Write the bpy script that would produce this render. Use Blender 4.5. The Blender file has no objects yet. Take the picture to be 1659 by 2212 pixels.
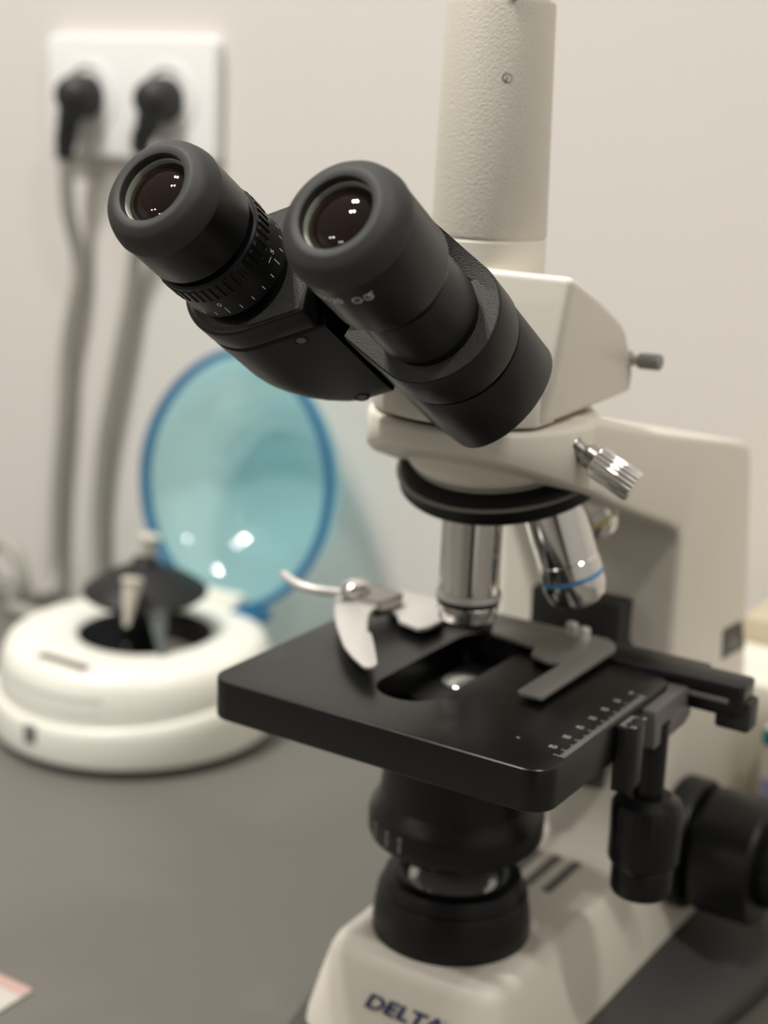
import bpy, bmesh, math, random
from mathutils import Vector, Matrix
random.seed(7)
PI = math.pi
sc = bpy.context.scene
COL = sc.collection
# working unit: millimetres with z=0 at the stage top; desk top at z=-178
ZD = -178.0
def M2(v): return Vector((v[0]*.001, v[1]*.001, (v[2]-ZD)*.001 + .75))
CAM = (262.4, -481.3, 205.4)

# ------------------------------------------------------------------ materials
def lin(c): return tuple(((x/255)/12.92 if x/255 <= .04045 else ((x/255+.055)/1.055)**2.4) for x in c)
def mat(name, col, rough=.5, metal=0., spec=.5, bump=0., bscale=400., bdetail=2., var=0., vscale=20., coat=0., aniso=0.):
    m = bpy.data.materials.new(name); m.use_nodes = True
    nt = m.node_tree; b = nt.nodes['Principled BSDF']
    b.inputs['Base Color'].default_value = (*col, 1); b.inputs['Roughness'].default_value = rough
    b.inputs['Metallic'].default_value = metal; b.inputs['Specular IOR Level'].default_value = spec
    if coat: b.inputs['Coat Weight'].default_value = coat; b.inputs['Coat Roughness'].default_value = .1
    tc = nt.nodes.new('ShaderNodeTexCoord')
    if var:
        n = nt.nodes.new('ShaderNodeTexNoise'); n.inputs['Scale'].default_value = vscale; n.inputs['Detail'].default_value = 3
        nt.links.new(tc.outputs['Object'], n.inputs['Vector'])
        mx = nt.nodes.new('ShaderNodeMix'); mx.data_type = 'RGBA'
        mx.inputs[6].default_value = (*[c*(1-var) for c in col], 1); mx.inputs[7].default_value = (*[min(1, c*(1+var)) for c in col], 1)
        nt.links.new(n.outputs['Fac'], mx.inputs[0]); nt.links.new(mx.outputs[2], b.inputs['Base Color'])
    if bump:
        n = nt.nodes.new('ShaderNodeTexNoise'); n.inputs['Scale'].default_value = bscale; n.inputs['Detail'].default_value = bdetail
        nt.links.new(tc.outputs['Object'], n.inputs['Vector'])
        bp = nt.nodes.new('ShaderNodeBump'); bp.inputs['Strength'].default_value = bump; bp.inputs['Distance'].default_value = .001
        nt.links.new(n.outputs['Fac'], bp.inputs['Height']); nt.links.new(bp.outputs['Normal'], b.inputs['Normal'])
    return m
IVORY = (.74, .70, .61)
M_ivory = mat('ivory_paint', IVORY, .42, bump=.05, bscale=900)
M_wrinkle = mat('ivory_wrinkle_paint', (.60,.565,.49), .42, bump=.33, bscale=1500, bdetail=1.5)
M_rubber = mat('black_rubber', (.033,.033,.032), .6, spec=.35, var=.15, vscale=300)
M_black = mat('black_satin', (.0042,.0042,.0046), .37, spec=.36)
M_plastic = mat('black_plastic', (.0048,.0048,.0048), .4, spec=.36)
M_rough = mat('black_grained', (.05,.048,.043), .6, spec=.4, bump=.5, bscale=2500)
M_stage = mat('black_stage', (.0035,.0035,.0035), .3, spec=.46, var=.1, vscale=60)
M_dark = mat('dark_matte', (.003,.003,.0035), .5, spec=.25)
M_chrome = mat('chrome', (.82,.80,.78), .1, 1.)
M_chrome_d = mat('chrome_dark', (.42,.40,.38), .25, 1.)
M_alu = mat('satin_aluminium', (.30,.295,.28), .45, .55, bump=.05, bscale=2000)
M_clip = mat('clip_metal', (.66,.645,.61), .45, .45)
M_gold = mat('gold_band', (.62,.42,.20), .3, .8)
M_blue = mat('blue_band', (.08,.28,.55), .4)
M_yellow = mat('yellow_band', (.62,.47,.03), .4)
M_white = mat('white_ink', (.72,.74,.70), .6)
M_greyink = mat('grey_ink', (.28,.29,.29), .6)
M_navy = mat('navy_ink', (.012,.02,.13), .5)
M_lens = mat('eye_lens', (.010,.0055,.004), .03, spec=.35)
M_glass = mat('lamp_glass', (.35,.35,.33), .07, .6, spec=1., coat=.6)
M_bezel = mat('pale_bezel', (.36,.37,.31), .5)
M_foot = mat('dark_grey_base', (.06,.059,.057), .5, var=.06, vscale=30)
M_bracket = mat('grey_bracket', (.15,.14,.135), .5)
M_carrier = mat('carrier_dark', (.03,.029,.027), .5)
M_desk = mat('desk_laminate', (.145,.137,.121), .5, spec=.35, var=.04, vscale=8)
M_wall = mat('wall_paint', (.70,.67,.63), .75, spec=.2, bump=.03, bscale=300, var=.015, vscale=2)
M_wall2 = mat('grey_room_paint', (.55,.54,.53), .8, spec=.2)
M_refl_panel = mat('dark_reflection_panel', (.02,.018,.016), .4)  # for the unseen panels added to darken chrome reflections
M_ceil = mat('ceiling_paint', (.78,.77,.74), .8, spec=.2)
M_floor = mat('floor_vinyl', (.25,.24,.22), .5)
M_cwhite = mat('centrifuge_plastic', (.78,.77,.70), .35)
M_cgrey = mat('centrifuge_panel', (.60,.595,.55), .5)
M_clabel = mat('centrifuge_label', (.13,.105,.085), .5)
M_rotor = mat('rotor_black', (.011,.0115,.0115), .5, spec=.35)
M_tube = mat('tube_plastic', (.62,.58,.50), .35)
M_tubec = mat('tube_grey', (.12,.14,.14), .25)
M_socket = mat('socket_plastic', (.83,.82,.81), .35)
M_plug = mat('plug_rubber', (.014,.015,.015), .5)
M_cord = mat('grey_cord', (.36,.345,.305), .5)
M_card = mat('white_card', (.52,.49,.44), .6)
M_pink = mat('pink_print', (.50,.33,.30), .6)
M_carton = mat('carton_white', (.80,.77,.68), .5)
M_kraft = mat('kraft_board', (.50,.43,.31), .7)
M_teal = mat('teal_print', (.05,.32,.36), .5)
M_lav = mat('lavender_print', (.42,.40,.62), .5)
def lid_mat(name, tint, edge, gl, absorb):
    m = bpy.data.materials.new(name); m.use_nodes = True; nt = m.node_tree
    out = nt.nodes['Material Output']; nt.nodes.remove(nt.nodes['Principled BSDF'])
    t = nt.nodes.new('ShaderNodeBsdfTransparent'); lw = nt.nodes.new('ShaderNodeLayerWeight'); lw.inputs[0].default_value = .45
    mx = nt.nodes.new('ShaderNodeMix'); mx.data_type = 'RGBA'; mx.inputs[6].default_value = (*tint, 1); mx.inputs[7].default_value = (*edge, 1)
    nt.links.new(lw.outputs['Facing'], mx.inputs[0]); nt.links.new(mx.outputs[2], t.inputs[0])
    d = nt.nodes.new('ShaderNodeBsdfDiffuse'); d.inputs[0].default_value = (*gl, 1)
    tl = nt.nodes.new('ShaderNodeBsdfTranslucent'); tl.inputs[0].default_value = (*gl, 1)
    md = nt.nodes.new('ShaderNodeMixShader'); md.inputs[0].default_value = .5
    nt.links.new(d.outputs[0], md.inputs[1]); nt.links.new(tl.outputs[0], md.inputs[2])
    g = nt.nodes.new('ShaderNodeBsdfGlossy'); g.inputs['Roughness'].default_value = .05
    m1 = nt.nodes.new('ShaderNodeMixShader'); m1.inputs[0].default_value = absorb
    m2 = nt.nodes.new('ShaderNodeMixShader'); m2.inputs[0].default_value = .045
    nt.links.new(t.outputs[0], m1.inputs[1]); nt.links.new(md.outputs[0], m1.inputs[2])
    nt.links.new(m1.outputs[0], m2.inputs[1]); nt.links.new(g.outputs[0], m2.inputs[2])
    nt.links.new(m2.outputs[0], out.inputs[0]); return m
M_lid = lid_mat('blue_clear_lid', (.70,.96,.98), (.22,.62,.84), (.55,.90,.93), .5)
M_rim = lid_mat('blue_lid_rim', (.30,.62,.82), (.15,.45,.72), (.07,.30,.50), .45)

# ------------------------------------------------------------------ mesh helpers (all in mm)
def V(*a): return Vector(a)
class MB:
    def __init__(s): s.b = bmesh.new()
    def face(s, pts):
        vs = [s.b.verts.new(p) for p in pts]; return s.b.faces.new(vs)
def frame(D):
    D = Vector(D).normalized(); a = V(0,0,1) if abs(D.z) < .9 else V(0,1,0)
    e1 = D.cross(a).normalized(); e2 = D.cross(e1).normalized(); return e1, e2, D
def lathe(b, prof, O=(0,0,0), D=(0,0,1), n=64, cap0=True, cap1=True, rfun=None):
    O = Vector(O); e1, e2, D = frame(D); rings = []
    for r, s in prof:
        ring = []
        for i in range(n):
            a = 2*PI*i/n; rr = r if rfun is None else r*rfun(a, s)
            ring.append(b.verts.new(O + D*s + (e1*math.cos(a) + e2*math.sin(a))*rr))
        rings.append(ring)
    for p, q in zip(rings, rings[1:]):
        for i in range(n): b.faces.new((p[i], p[(i+1)%n], q[(i+1)%n], q[i]))
    if cap0: b.faces.new(rings[0][::-1])
    if cap1: b.faces.new(rings[-1])
    return rings
def prism(b, poly, O, ex, ey, ez, h0, h1, bev=0., seg=3, top_scale=None):
    """polygon in the (ex,ey) plane, extruded along ez from h0 to h1"""
    O = Vector(O); ex, ey, ez = Vector(ex), Vector(ey), Vector(ez)
    t = bmesh.new()
    A = [t.verts.new(O+ex*x+ey*y+ez*h0) for x, y in poly]; B = [t.verts.new(O+ex*x+ey*y+ez*h1) for x, y in poly]
    n = len(poly); t.faces.new(A[::-1]); t.faces.new(B)
    for i in range(n): t.faces.new((A[i], A[(i+1)%n], B[(i+1)%n], B[i]))
    bmesh.ops.recalc_face_normals(t, faces=t.faces)
    if bev: bevel(t, bev, seg)
    merge(b, t)
def bevel(t, w, seg=3, ang=25):
    es = [e for e in t.edges if len(e.link_faces) == 2 and e.calc_face_angle(0) > math.radians(ang)]
    bmesh.ops.bevel(t, geom=es, offset=w, segments=seg, affect='EDGES', profile=.5, clamp_overlap=True)
def merge(b, t):
    me = bpy.data.meshes.new('tmp'); t.to_mesh(me); t.free(); b.from_mesh(me); bpy.data.meshes.remove(me)
def box(b, x0, x1, y0, y1, z0, z1, bev=0., seg=3):
    prism(b, [(x0,y0),(x1,y0),(x1,y1),(x0,y1)], (0,0,0), (1,0,0), (0,1,0), (0,0,1), z0, z1, bev, seg)
def rrect(x0, x1, y0, y1, r, n=6):
    out = []
    for cx, cy, a0 in ((x1-r,y1-r,0),(x0+r,y1-r,90),(x0+r,y0+r,180),(x1-r,y0+r,270)):
        for i in range(n+1):
            a = math.radians(a0+90*i/n); out.append((cx+r*math.cos(a), cy+r*math.sin(a)))
    return out
def roundpoly(pts, r, n=5):
    out = []; N = len(pts)
    for i in range(N):
        p, c, q = Vector(pts[i-1]), Vector(pts[i]), Vector(pts[(i+1)%N])
        rr = r[i] if isinstance(r, (list, tuple)) else r
        a, d = (p-c), (q-c); k = min(rr, a.length*.45, d.length*.45)
        if k <= 0: out.append(tuple(c)); continue
        A = c+a.normalized()*k; B = c+d.normalized()*k
        for j in range(n+1):
            t = j/n; out.append(tuple(A*(1-t)**2 + c*2*t*(1-t) + B*t*t))
    return out
def smooth_path(pts, n=8):
    pts = [Vector(p) for p in pts]; out = []
    P = [pts[0]*2-pts[1]] + pts + [pts[-1]*2-pts[-2]]
    for i in range(1, len(P)-2):
        for j in range(n):
            t = j/n; a, b_, c, d = P[i-1], P[i], P[i+1], P[i+2]
            out.append(.5*((2*b_) + (c-a)*t + (2*a-5*b_+4*c-d)*t*t + (3*b_-a-3*c+d)*t**3))
    out.append(pts[-1]); return out
def tube(b, pts, r, n=14, caps=True):
    pts = [Vector(p) for p in pts]; rings = []; e = None
    for i, p in enumerate(pts):
        T = (pts[min(i+1, len(pts)-1)] - pts[max(i-1, 0)]).normalized()
        if e is None: e = T.orthogonal().normalized()
        e = (e - T*e.dot(T)).normalized(); f = T.cross(e)
        rr = r[i] if isinstance(r, (list, tuple)) else r
        rings.append([b.verts.new(p + (e*math.cos(2*PI*k/n) + f*math.sin(2*PI*k/n))*rr) for k in range(n)])
    for p, q in zip(rings, rings[1:]):
        for i in range(n): b.faces.new((p[i], p[(i+1)%n], q[(i+1)%n], q[i]))
    if caps: b.faces.new(rings[0][::-1]); b.faces.new(rings[-1])
def rings_loft(b, rings, cap0=True, cap1=True):
    R = [[b.verts.new(p) for p in ring] for ring in rings]; n = len(R[0])
    for p, q in zip(R, R[1:]):
        for i in range(n): b.faces.new((p[i], p[(i+1)%n], q[(i+1)%n], q[i]))
    if cap0: b.faces.new(R[0][::-1])
    if cap1: b.faces.new(R[-1])
def boolean(a, c, op='DIFFERENCE'):
    """a op c -> new bmesh (both freed)"""
    obs = []
    for t in (a, c):
        bmesh.ops.recalc_face_normals(t, faces=t.faces)
        me = bpy.data.meshes.new('t'); t.to_mesh(me); t.free(); o = bpy.data.objects.new('t', me); COL.objects.link(o); obs.append(o)
    m = obs[0].modifiers.new('b', 'BOOLEAN'); m.object = obs[1]; m.operation = op; m.solver = 'EXACT'
    dg = bpy.context.evaluated_depsgraph_get(); dg.update()
    me = bpy.data.meshes.new_from_object(obs[0].evaluated_get(dg)); r = bmesh.new(); r.from_mesh(me)
    for o in obs:
        d = o.data; bpy.data.objects.remove(o); bpy.data.meshes.remove(d)
    bpy.data.meshes.remove(me); return r
def text_bm(s, size, shear=0., bold=0., space=1.):
    cu = bpy.data.curves.new('t', 'FONT'); cu.body = s; cu.size = size; cu.shear = shear; cu.offset = bold
    cu.align_x = 'CENTER'; cu.align_y = 'CENTER'; cu.space_character = space; cu.resolution_u = 4
    o = bpy.data.objects.new('t', cu); COL.objects.link(o)
    dg = bpy.context.evaluated_depsgraph_get(); dg.update()
    me = bpy.data.meshes.new_from_object(o.evaluated_get(dg)); t = bmesh.new(); t.from_mesh(me)
    bpy.data.meshes.remove(me); bpy.data.objects.remove(o); bpy.data.curves.remove(cu); return t
def place_text(b, t, O, ex, ey, en, lift=.06, th=.05, wrap=None):
    if not wrap: O, ex, ey, en = Vector(O), Vector(ex), Vector(ey), Vector(en)
    ext = bmesh.ops.extrude_face_region(t, geom=t.faces[:])
    for v in [g for g in ext['geom'] if isinstance(g, bmesh.types.BMVert)]: v.co.z += th
    for v in t.verts:
        x, y, z = v.co
        v.co = wrap(x, y, z+lift) if wrap else O+ex*x+ey*y+en*(z+lift)
    bmesh.ops.recalc_face_normals(t, faces=t.faces); merge(b, t)

def obj(name, b, m, parent=None, label=None, sharp=32, smooth=True, origin=None):
    bmesh.ops.remove_doubles(b, verts=b.verts, dist=1e-5)
    bmesh.ops.recalc_face_normals(b, faces=b.faces)
    pw = parent['_w'] if parent is not None else None
    base = Vector(pw) if pw is not None else (M2(origin) if origin is not None else Vector((0,0,0)))
    for v in b.verts: v.co = M2(v.co) - base
    me = bpy.data.meshes.new(name); b.to_mesh(me); b.free()
    if smooth:
        for p in me.polygons: p.use_smooth = True
        me.set_sharp_from_angle(angle=math.radians(sharp))
    me.materials.append(m); o = bpy.data.objects.new(name, me); COL.objects.link(o)
    if parent is not None: o.parent = parent
    elif origin is not None: o.location = base
    o['_w'] = list(base)
    if label: o['label'] = label
    return o
def thing(name, label, cat, at, group=None):
    o = bpy.data.objects.new(name, None); COL.objects.link(o); o.empty_display_size = .02
    o.location = M2(at); o['_w'] = list(M2(at)); o['label'] = label; o['category'] = cat
    if group: o['group'] = group
    return o
def tag(o, label, cat, group=None):
    o['label'] = label; o['category'] = cat
    if group: o['group'] = group
    return o
def B(): return bmesh.new()
EX, EY, EZ = V(1,0,0), V(0,1,0), V(0,0,1)
AX = -2.4                                   # optical axis (x), y = 0

# ================================================================== room
def struct(o): o['kind'] = 'structure'; return o
WY = 345.
b = B(); box(b, -3000, 1300, WY, WY+100, ZD-750, 1750); struct(obj('wall_back', b, M_wall))
b = B(); box(b, -3100, -3000, -5200, WY+100, ZD-750, 1750); struct(obj('wall_left', b, M_wall))
b = B(); box(b, 1300, 1400, -5200, WY+100, ZD-750, 1750); struct(obj('wall_right', b, M_wall2))
b = B(); box(b, -3100, 1400, -5300, -5200, ZD-750, 1750); struct(obj('wall_front', b, M_wall2))
b = B(); box(b, 150, 1150, -5200, -5160, ZD-750, ZD+1350, 4); struct(obj('reflection_panel_2', b, M_refl_panel))  # unseen dark panel, added behind the camera for dark bands in the chrome
b = B(); box(b, 1262, 1300, -2700, -1500, ZD-750, ZD+1350, 4); struct(obj('reflection_panel_1', b, M_refl_panel))  # second added panel, out of view, gives the chrome reflections contrast
b = B(); box(b, -3100, 1400, -5300, WY+100, 1750, 1850); struct(obj('ceiling', b, M_ceil))
b = B(); box(b, -3100, 1400, -5300, WY+100, ZD-850, ZD-750); struct(obj('floor', b, M_floor))

# ================================================================== desk
desk = thing('desk', 'grey laminate desk carrying the microscope and the centrifuge', 'desk', (-150, -60, ZD-750))
b = B(); box(b, -1300, 900, -460, WY-1, ZD-28, ZD, 1.5); obj('desktop', b, M_desk, desk)
for x in (-1250, 810):
    for y in (-420, WY-70):
        b = B(); box(b, x, x+40, y, y+40, ZD-750, ZD-28, 2); obj('leg', b, M_foot, desk)

# ================================================================== microscope
mic = thing('microscope', 'ivory and black trinocular microscope standing on the grey desk', 'microscope', (0, 80, ZD))

# --- base
def outline(hw, y0, y1, r):     # hw: list of (y, halfwidth) front->back ; closed outline, rounded at the ends
    h2 = smooth_path([V(y, h, 0) for y, h in hw], 4)
    return [(p.y, p.x) for p in h2] + [(-p.y, p.x) for p in reversed(h2)]
b = B()
low = [(-46,50),(-38,58),(0,68),(40,76),(80,82.5),(125,89),(160,90),(170,84),(174,60)]
pl = outline(low, 0, 0, 0)
topw = [(-41,30),(-34,42),(0,44),(40,46),(80,48.5),(125,51.5),(160,53),(170,50),(174,45)]
pt = outline(topw, 0, 0, 0)
rings_loft(b, [[V(x*.97, y, ZD) for x, y in pl], [V(x, y, ZD+2) for x, y in pl], [V(x, y, ZD+11) for x, y in pl], [V(x*.975, y, ZD+13) for x, y in pl],
               [V(x, y, -149) for x, y in pt]])
obj('base_plate', b, M_foot, mic, 'dark grey base plate of the microscope', sharp=60)
b = B()
def body_ring(z, wf, wb, yf, yb, r):
    pts = [(-wf,yf+4),(-wf*.5,yf),(wf*.5,yf),(wf,yf+4),(wb,yb),(-wb,yb)]
    return [V(x, y, z) for x, y in roundpoly(pts, [r, 8, 8, r, 12, 12], 6)]
rings_loft(b, [body_ring(-151,46.5,54,-45,222,12), body_ring(-146,46,53,-44.5,221,12), body_ring(-130,42,49,-41.5,216,11), body_ring(-118,38.5,43.5,-39.5,212,10),
               body_ring(-114.2,36.8,40.5,-38,210,9), body_ring(-112.6,33.8,37,-35.5,208,8)])
base_body = obj('base_housing', b, M_ivory, mic, 'ivory base housing of the microscope', sharp=40)
# lettering on the front face
nrm = V(0,-1,.24).normalized(); up = V(0,.24,1).normalized()
b = B()
def frontpt(x, z): return V(x, -42.1-(-130-z)*.2, z)
fo = frontpt(1.6, -129.2)
t = text_bm('DELTΛ', 8.2, .32, .16, 1.02)
for v in t.verts: v.co.x *= 1.34
place_text(b, t, fo, EX, up, nrm, .25, .1)
t = text_bm('o', 2.4)
place_text(b, t, frontpt(20.4, -125.6), EX, up, nrm, .25, .1)
obj('brand_lettering', b, M_navy, base_body, 'navy blue lettering DELTA on the base front', smooth=False)
b = B()
t = text_bm('O P T I C A L', 2.3, 0, 0, 1.25)
place_text(b, t, frontpt(4.0, -136.2), EX, up, nrm, .25, .1)
obj('small_lettering', b, M_greyink, base_body, 'small grey lettering below the name', smooth=False)
b = B()
for k in range(5): box(b, -24+k*9.5, -19.5+k*9.5, 46, 77, -113.4, -112.2, .3, 1)
obj('vent', b, M_bracket, base_body, 'row of dark slots in the base top')

# --- lamp collector
b = B()
prof = [(31.4,-114),(31.4,-110),(30.9,-104),(29.6,-96),(29.0,-94.6),(28.2,-94.4),(27.9,-93.6),(27.5,-91),(26.6,-89),(24.5,-88.0),(21.6,-88.1),(19.6,-89.4),(19.0,-91),(18.8,-96)]
lathe(b, prof, (AX,0,0), n=96, cap0=False, cap1=False); lamp = obj('lamp_collector', b, M_black, mic, 'black round lamp collector on the base', sharp=28)
b = B(); lathe(b, [(18.9,-93.5),(18.6,-90.8),(16.5,-88.6),(12.5,-87.0),(7,-86.0),(3,-85.7),(.2,-85.6)], (AX,0,0), n=64, cap0=True, cap1=True); obj('lens', b, M_glass, lamp, 'shiny glass lens in the lamp collector')

# --- arm
b = B()
side = [(-6,94.6),(8,97.5),(31,91.8),(65,83.8),(110,74.3),(150,66),(166,62.2),(172,59.6),(175.5,54),(180,35),(190.6,-18),(196.5,-48),(204,-88),(209,-108),(222,-150),
        (76,-150),(78,-113),(88,-110.5),(94.5,-104),(97.8,-94),(98.5,-80),(98.5,6),(97.5,31),(94,37),(84.6,41.2),(50.8,53),(27.4,61.7),(10.9,68.5),(-6,74.4)]
prism(b, side, (0,0,0), EY, EZ, EX, -41.7, 41.7, 4.5, 4)
t = B()
# round front of the arm: upper rim and a lower edge that follows the slope of the arm
n = 96; R = 42
def zlow(y): return 75.3 - .33*(y+8) if y > -8 else 75.3 + (-8-y)*.40
for zz in (0,):
    ringsA = []
    for rr, zf in ((R-6, None), (R-1.2, None), (R, 1.2), (R, 'm'), (R, 't3'), (R-.9, 't1'), (R-3, 't0')):
        ring = []
        for i in range(n):
            a = 2*PI*i/n; x, y = AX+2.4+rr*math.cos(a), rr*math.sin(a)
            zl = zlow(min(y, 30))
            if zf is None: z = zl + (0 if rr < R-3 else .2)
            elif zf == 1.2: z = zl+1.6
            elif zf == 'm': z = (zl+96)/2
            elif zf == 't3': z = 94.4
            elif zf == 't1': z = 96
            else: z = 96.4
            ring.append(V(x, y, z))
        ringsA.append(ring)
rings_loft(t, ringsA)
b = boolean(b, t, 'UNION')
arm = obj('arm', b, M_ivory, mic, 'ivory arm and column of the microscope', sharp=50)
# curved ridge line on the arm underside housing
b = B(); prism(b, roundpoly([(159.5,-23.5),(183.5,-25.5),(191.5,-41),(161.5,-38.5)], 1.2, 3), (0,0,0), EY, EZ, EX, 41.3, 42.2, .2, 1)
plate = obj('side_plate', b, M_plastic, arm, 'black square plate on the side of the column')
b = B(); box(b, 42.15, 42.4, 169, 181, -36, -33, .1, 1); box(b, 42.15, 42.4, 169, 175, -33, -30.5, .1, 1); obj('plate_mark', b, M_bracket, plate, 'grey print on the black plate')
# clamp screw
cd = V(.87,.12,-.46).normalized(); co = V(38.5,-6.5,90.2)
b = B(); lathe(b, [(3.9,-3),(3.9,1.6),(3.1,2.2),(2.7,4.6),(3.6,6),(4.3,6.5),(4.3,10)], co, cd, 40); screw = obj('clamp_screw', b, M_chrome_d, arm, 'steel clamp screw on the side of the arm')
def knurl(k, d): return lambda a, s: 1 + d*math.cos(k*a)
b = B(); lathe(b, [(4.6,9.6),(5.3,10.2),(5.5,11),(5.5,25.6),(5.1,26.4)], co, cd, 160, rfun=knurl(20,.045)); obj('screw_knob', b, M_chrome, screw, 'bright ridged knob of the clamp screw', sharp=60)
# stage carrier block on the column front
b = B(); box(b, -19, 22.5, 86, 100, -70, 3.2, .8); box(b, -24, 24, 38, 99, -58, -15.4, 1.2)
obj('stage_carrier', b, M_carrier, mic, 'dark grey carrier block behind and under the stage')
b = B(); prism(b, [(40,-15),(97,-15),(97,-86),(84,-80)], (0,0,0), EY, EZ, EX, -17, 17, 1)
obj('carrier_rib', b, M_plastic, mic)

# --- nosepiece: axis tilted so that the unused objectives point backwards
tau = math.radians(16.5); na = V(0, math.sin(tau), -math.cos(tau)); ap = V(AX, 0, 147)
dc = ap + na*79.                                           # centre of the objective disc
b = B(); lathe(b, [(33,-24),(36.5,-12),(36,-9.5),(35.2,-8.6),(30,-8)], dc, na, 96); noseh = obj('nosepiece_mount', b, M_ivory, mic, 'ivory fixed mount above the nosepiece')
b = B(); lathe(b, [(33,-9),(33.6,-7.6),(34.5,-7.4),(34.5,-5.2),(33.5,-5)], dc, na, 96); obj('mount_ring', b, M_bezel, noseh, 'pale ring under the mount')
b = B(); lathe(b, [(31,-9),(33.5,-6.8),(36.5,-5.8),(38.8,-4.4),(39.2,-3.2),(39.2,-2.7)], dc, na, 96, cap1=False); lathe(b, [(39.4,-2.4),(40.4,-2.1),(40.6,-1.5),(40.4,-.9),(40.2,2.9),(39.4,4.0),(37.6,4.4),(10,4.4)], dc, na, 120)
nose = obj('nosepiece', b, M_dark, mic, 'black revolving nosepiece ring', sharp=28)
b = B(); lathe(b, [(40.2,-2.6),(40.8,-2.3),(40.8,-1.9),(40.4,-1.7)], dc, na, 120); obj('edge_ring', b, M_alu, nose, 'thin bright edge of the nosepiece')
b = B(); lathe(b, [(37.8,4.2),(37.2,5.0),(15,5.0)], dc, na, 96); obj('underside', b, M_alu, nose, 'grey underside of the nosepiece')

def objective(d, L, kind):
    """d: unit direction from the apex; parts along d, s = 0 at the mount face"""
    d = Vector(d).normalized(); s0 = 85.0
    O = ap + d*s0
    b = B()
    if kind == 'long':
        lathe(b, [(10.6,-7),(10.6,-1),(11.3,-.6),(11.3,34.6),(11.0,35)], O, d, 72)
        r = obj('objective', b, M_chrome, mic, 'chrome objective pointing straight down')
        b = B(); lathe(b, [(11.3,34.8),(12.1,35.2),(12.3,35.8),(12.3,37.2),(11.8,37.8)], O, d, 72); obj('collar', b, M_clip, r)
        b = B(); lathe(b, [(11.9,37.8),(11.9,38.7),(11.2,38.8),(11.2,39.8)], O, d, 72); obj('groove', b, M_dark, r)
        b = B(); lathe(b, [(11.3,39.6),(11.5,39.9),(11.5,41.6),(10.9,42.),(10.9,45.2),(10.2,45.6)], O, d, 72); obj('front_sleeve', b, M_chrome, r)
        b = B(); lathe(b, [(9.8,45.4),(9.2,46.6),(3.,46.8)], O, d, 64); obj('tip', b, M_dark, r)
    else:
        k = L/40.
        lathe(b, [(10.6,-7),(10.6,-1),(11.6,-.6),(11.6,27*k),(11.9,27.4*k),(11.9,33*k)], O, d, 72)
        r = obj('objective', b, M_chrome, mic, {'blue':'chrome objective with a blue ring','yellow':'chrome objective with a yellow ring','plain':'chrome objective'}[kind])
        mm = {'blue':M_blue,'yellow':M_yellow,'plain':M_gold}[kind]
        b = B(); lathe(b, [(11.95,33*k),(12.0,33.1*k),(12.0,34.7*k),(11.9,34.8*k)], O, d, 72); obj('colour_ring', b, mm, r)
        b = B(); lathe(b, [(11.8,34.6*k),(11.8,38.*k),(10.6,42.6*k),(8.4,43.2*k)], O, d, 72); obj('front_sleeve', b, M_chrome, r)
        b = B(); lathe(b, [(8.2,43*k),(8.0,44.8*k),(3,45*k)], O, d, 64); obj('tip', b, M_chrome_d, r)
    b = B(); lathe(b, [(11.2,-1.9),(11.5,-1.7),(11.5,-.2),(11.2,0)], O, d, 72); obj('thread_band', b, M_gold, r)
    return r
perp0 = (V(0,0,-1) - na*V(0,0,-1).dot(na)).normalized(); perp1 = na.cross(perp0).normalized()
def odir(deg):
    a = math.radians(deg); return na*math.cos(tau) + (perp0*math.cos(a)+perp1*math.sin(a))*math.sin(tau)
sgn = 1 if odir(90).x > 0 else -1
objective(odir(0), 40, 'long'); objective(odir(sgn*70), 40, 'blue'); objective(odir(sgn*138), 33, 'yellow')

# --- head
b = B()
rp = [(41.2,-19.0,149.4),(40.0,6.5,139.6),(38.6,29,129.6),(38,35.5,125.5),(37,41.5,118.6),(35.6,47.5,110),(35,51.5,99.6),(34.2,-23.5,97.6),(37.5,-21.6,112.0)]
t = B(); A = [t.verts.new(p) for p in rp]; Lv = [t.verts.new((-x, y, z)) for x, y, z in rp]
# front bottom flattened: faces
t.faces.new(A); t.faces.new(Lv[::-1]); n = len(rp)
for i in range(n): t.faces.new((A[i], Lv[i], Lv[(i+1)%n], A[(i+1)%n]))
bmesh.ops.recalc_face_normals(t, faces=t.faces); bevel(t, 3.2, 5, 20)
dr = []
for i in range(41):
    a = math.radians(-146+112*i/40) if False else math.radians(-90-55+110*i/40); dr.append((41*math.cos(a), 41*math.sin(a)))
dr += [(33.6,-10),(-33.6,-10)]
t2 = B(); prism(t2, dr, (0,0,0), EX, EY, EZ, 97.6, 113, 1.2, 2)
b = boolean(t, t2, 'UNION')
head = obj('head', b, M_ivory, mic, 'ivory viewing head between binocular and photo tube', sharp=38)
b = B(); lathe(b, [(30,94),(30,98.5)], (0,-9,0), EZ, 72); obj('head_mount', b, M_dark, mic, 'dark gap ring under the head')
b = B(); lathe(b, [(3.4,-5),(3.4,1.0),(2.1,1.4),(2.1,4.2),(2.6,4.6)], (35.2,44,113), (1,0,.04), 40); rod = obj('light_path_rod', b, M_chrome_d, head, 'steel light path rod on the side of the head')
b = B(); lathe(b, [(2.7,4.4),(2.85,4.8),(2.85,12.6),(2.5,13)], (35.2,44,113), (1,0,.04), 60, rfun=lambda a, s: 1.0); 
for k in range(14): lathe(b, [(2.75,5.0+k*.55),(3.0,5.15+k*.55),(3.0,5.3+k*.55),(2.75,5.45+k*.55)], (35.2,44,113), (1,0,.04), 40, False, False)
obj('rod_grip', b, M_alu, rod)

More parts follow.
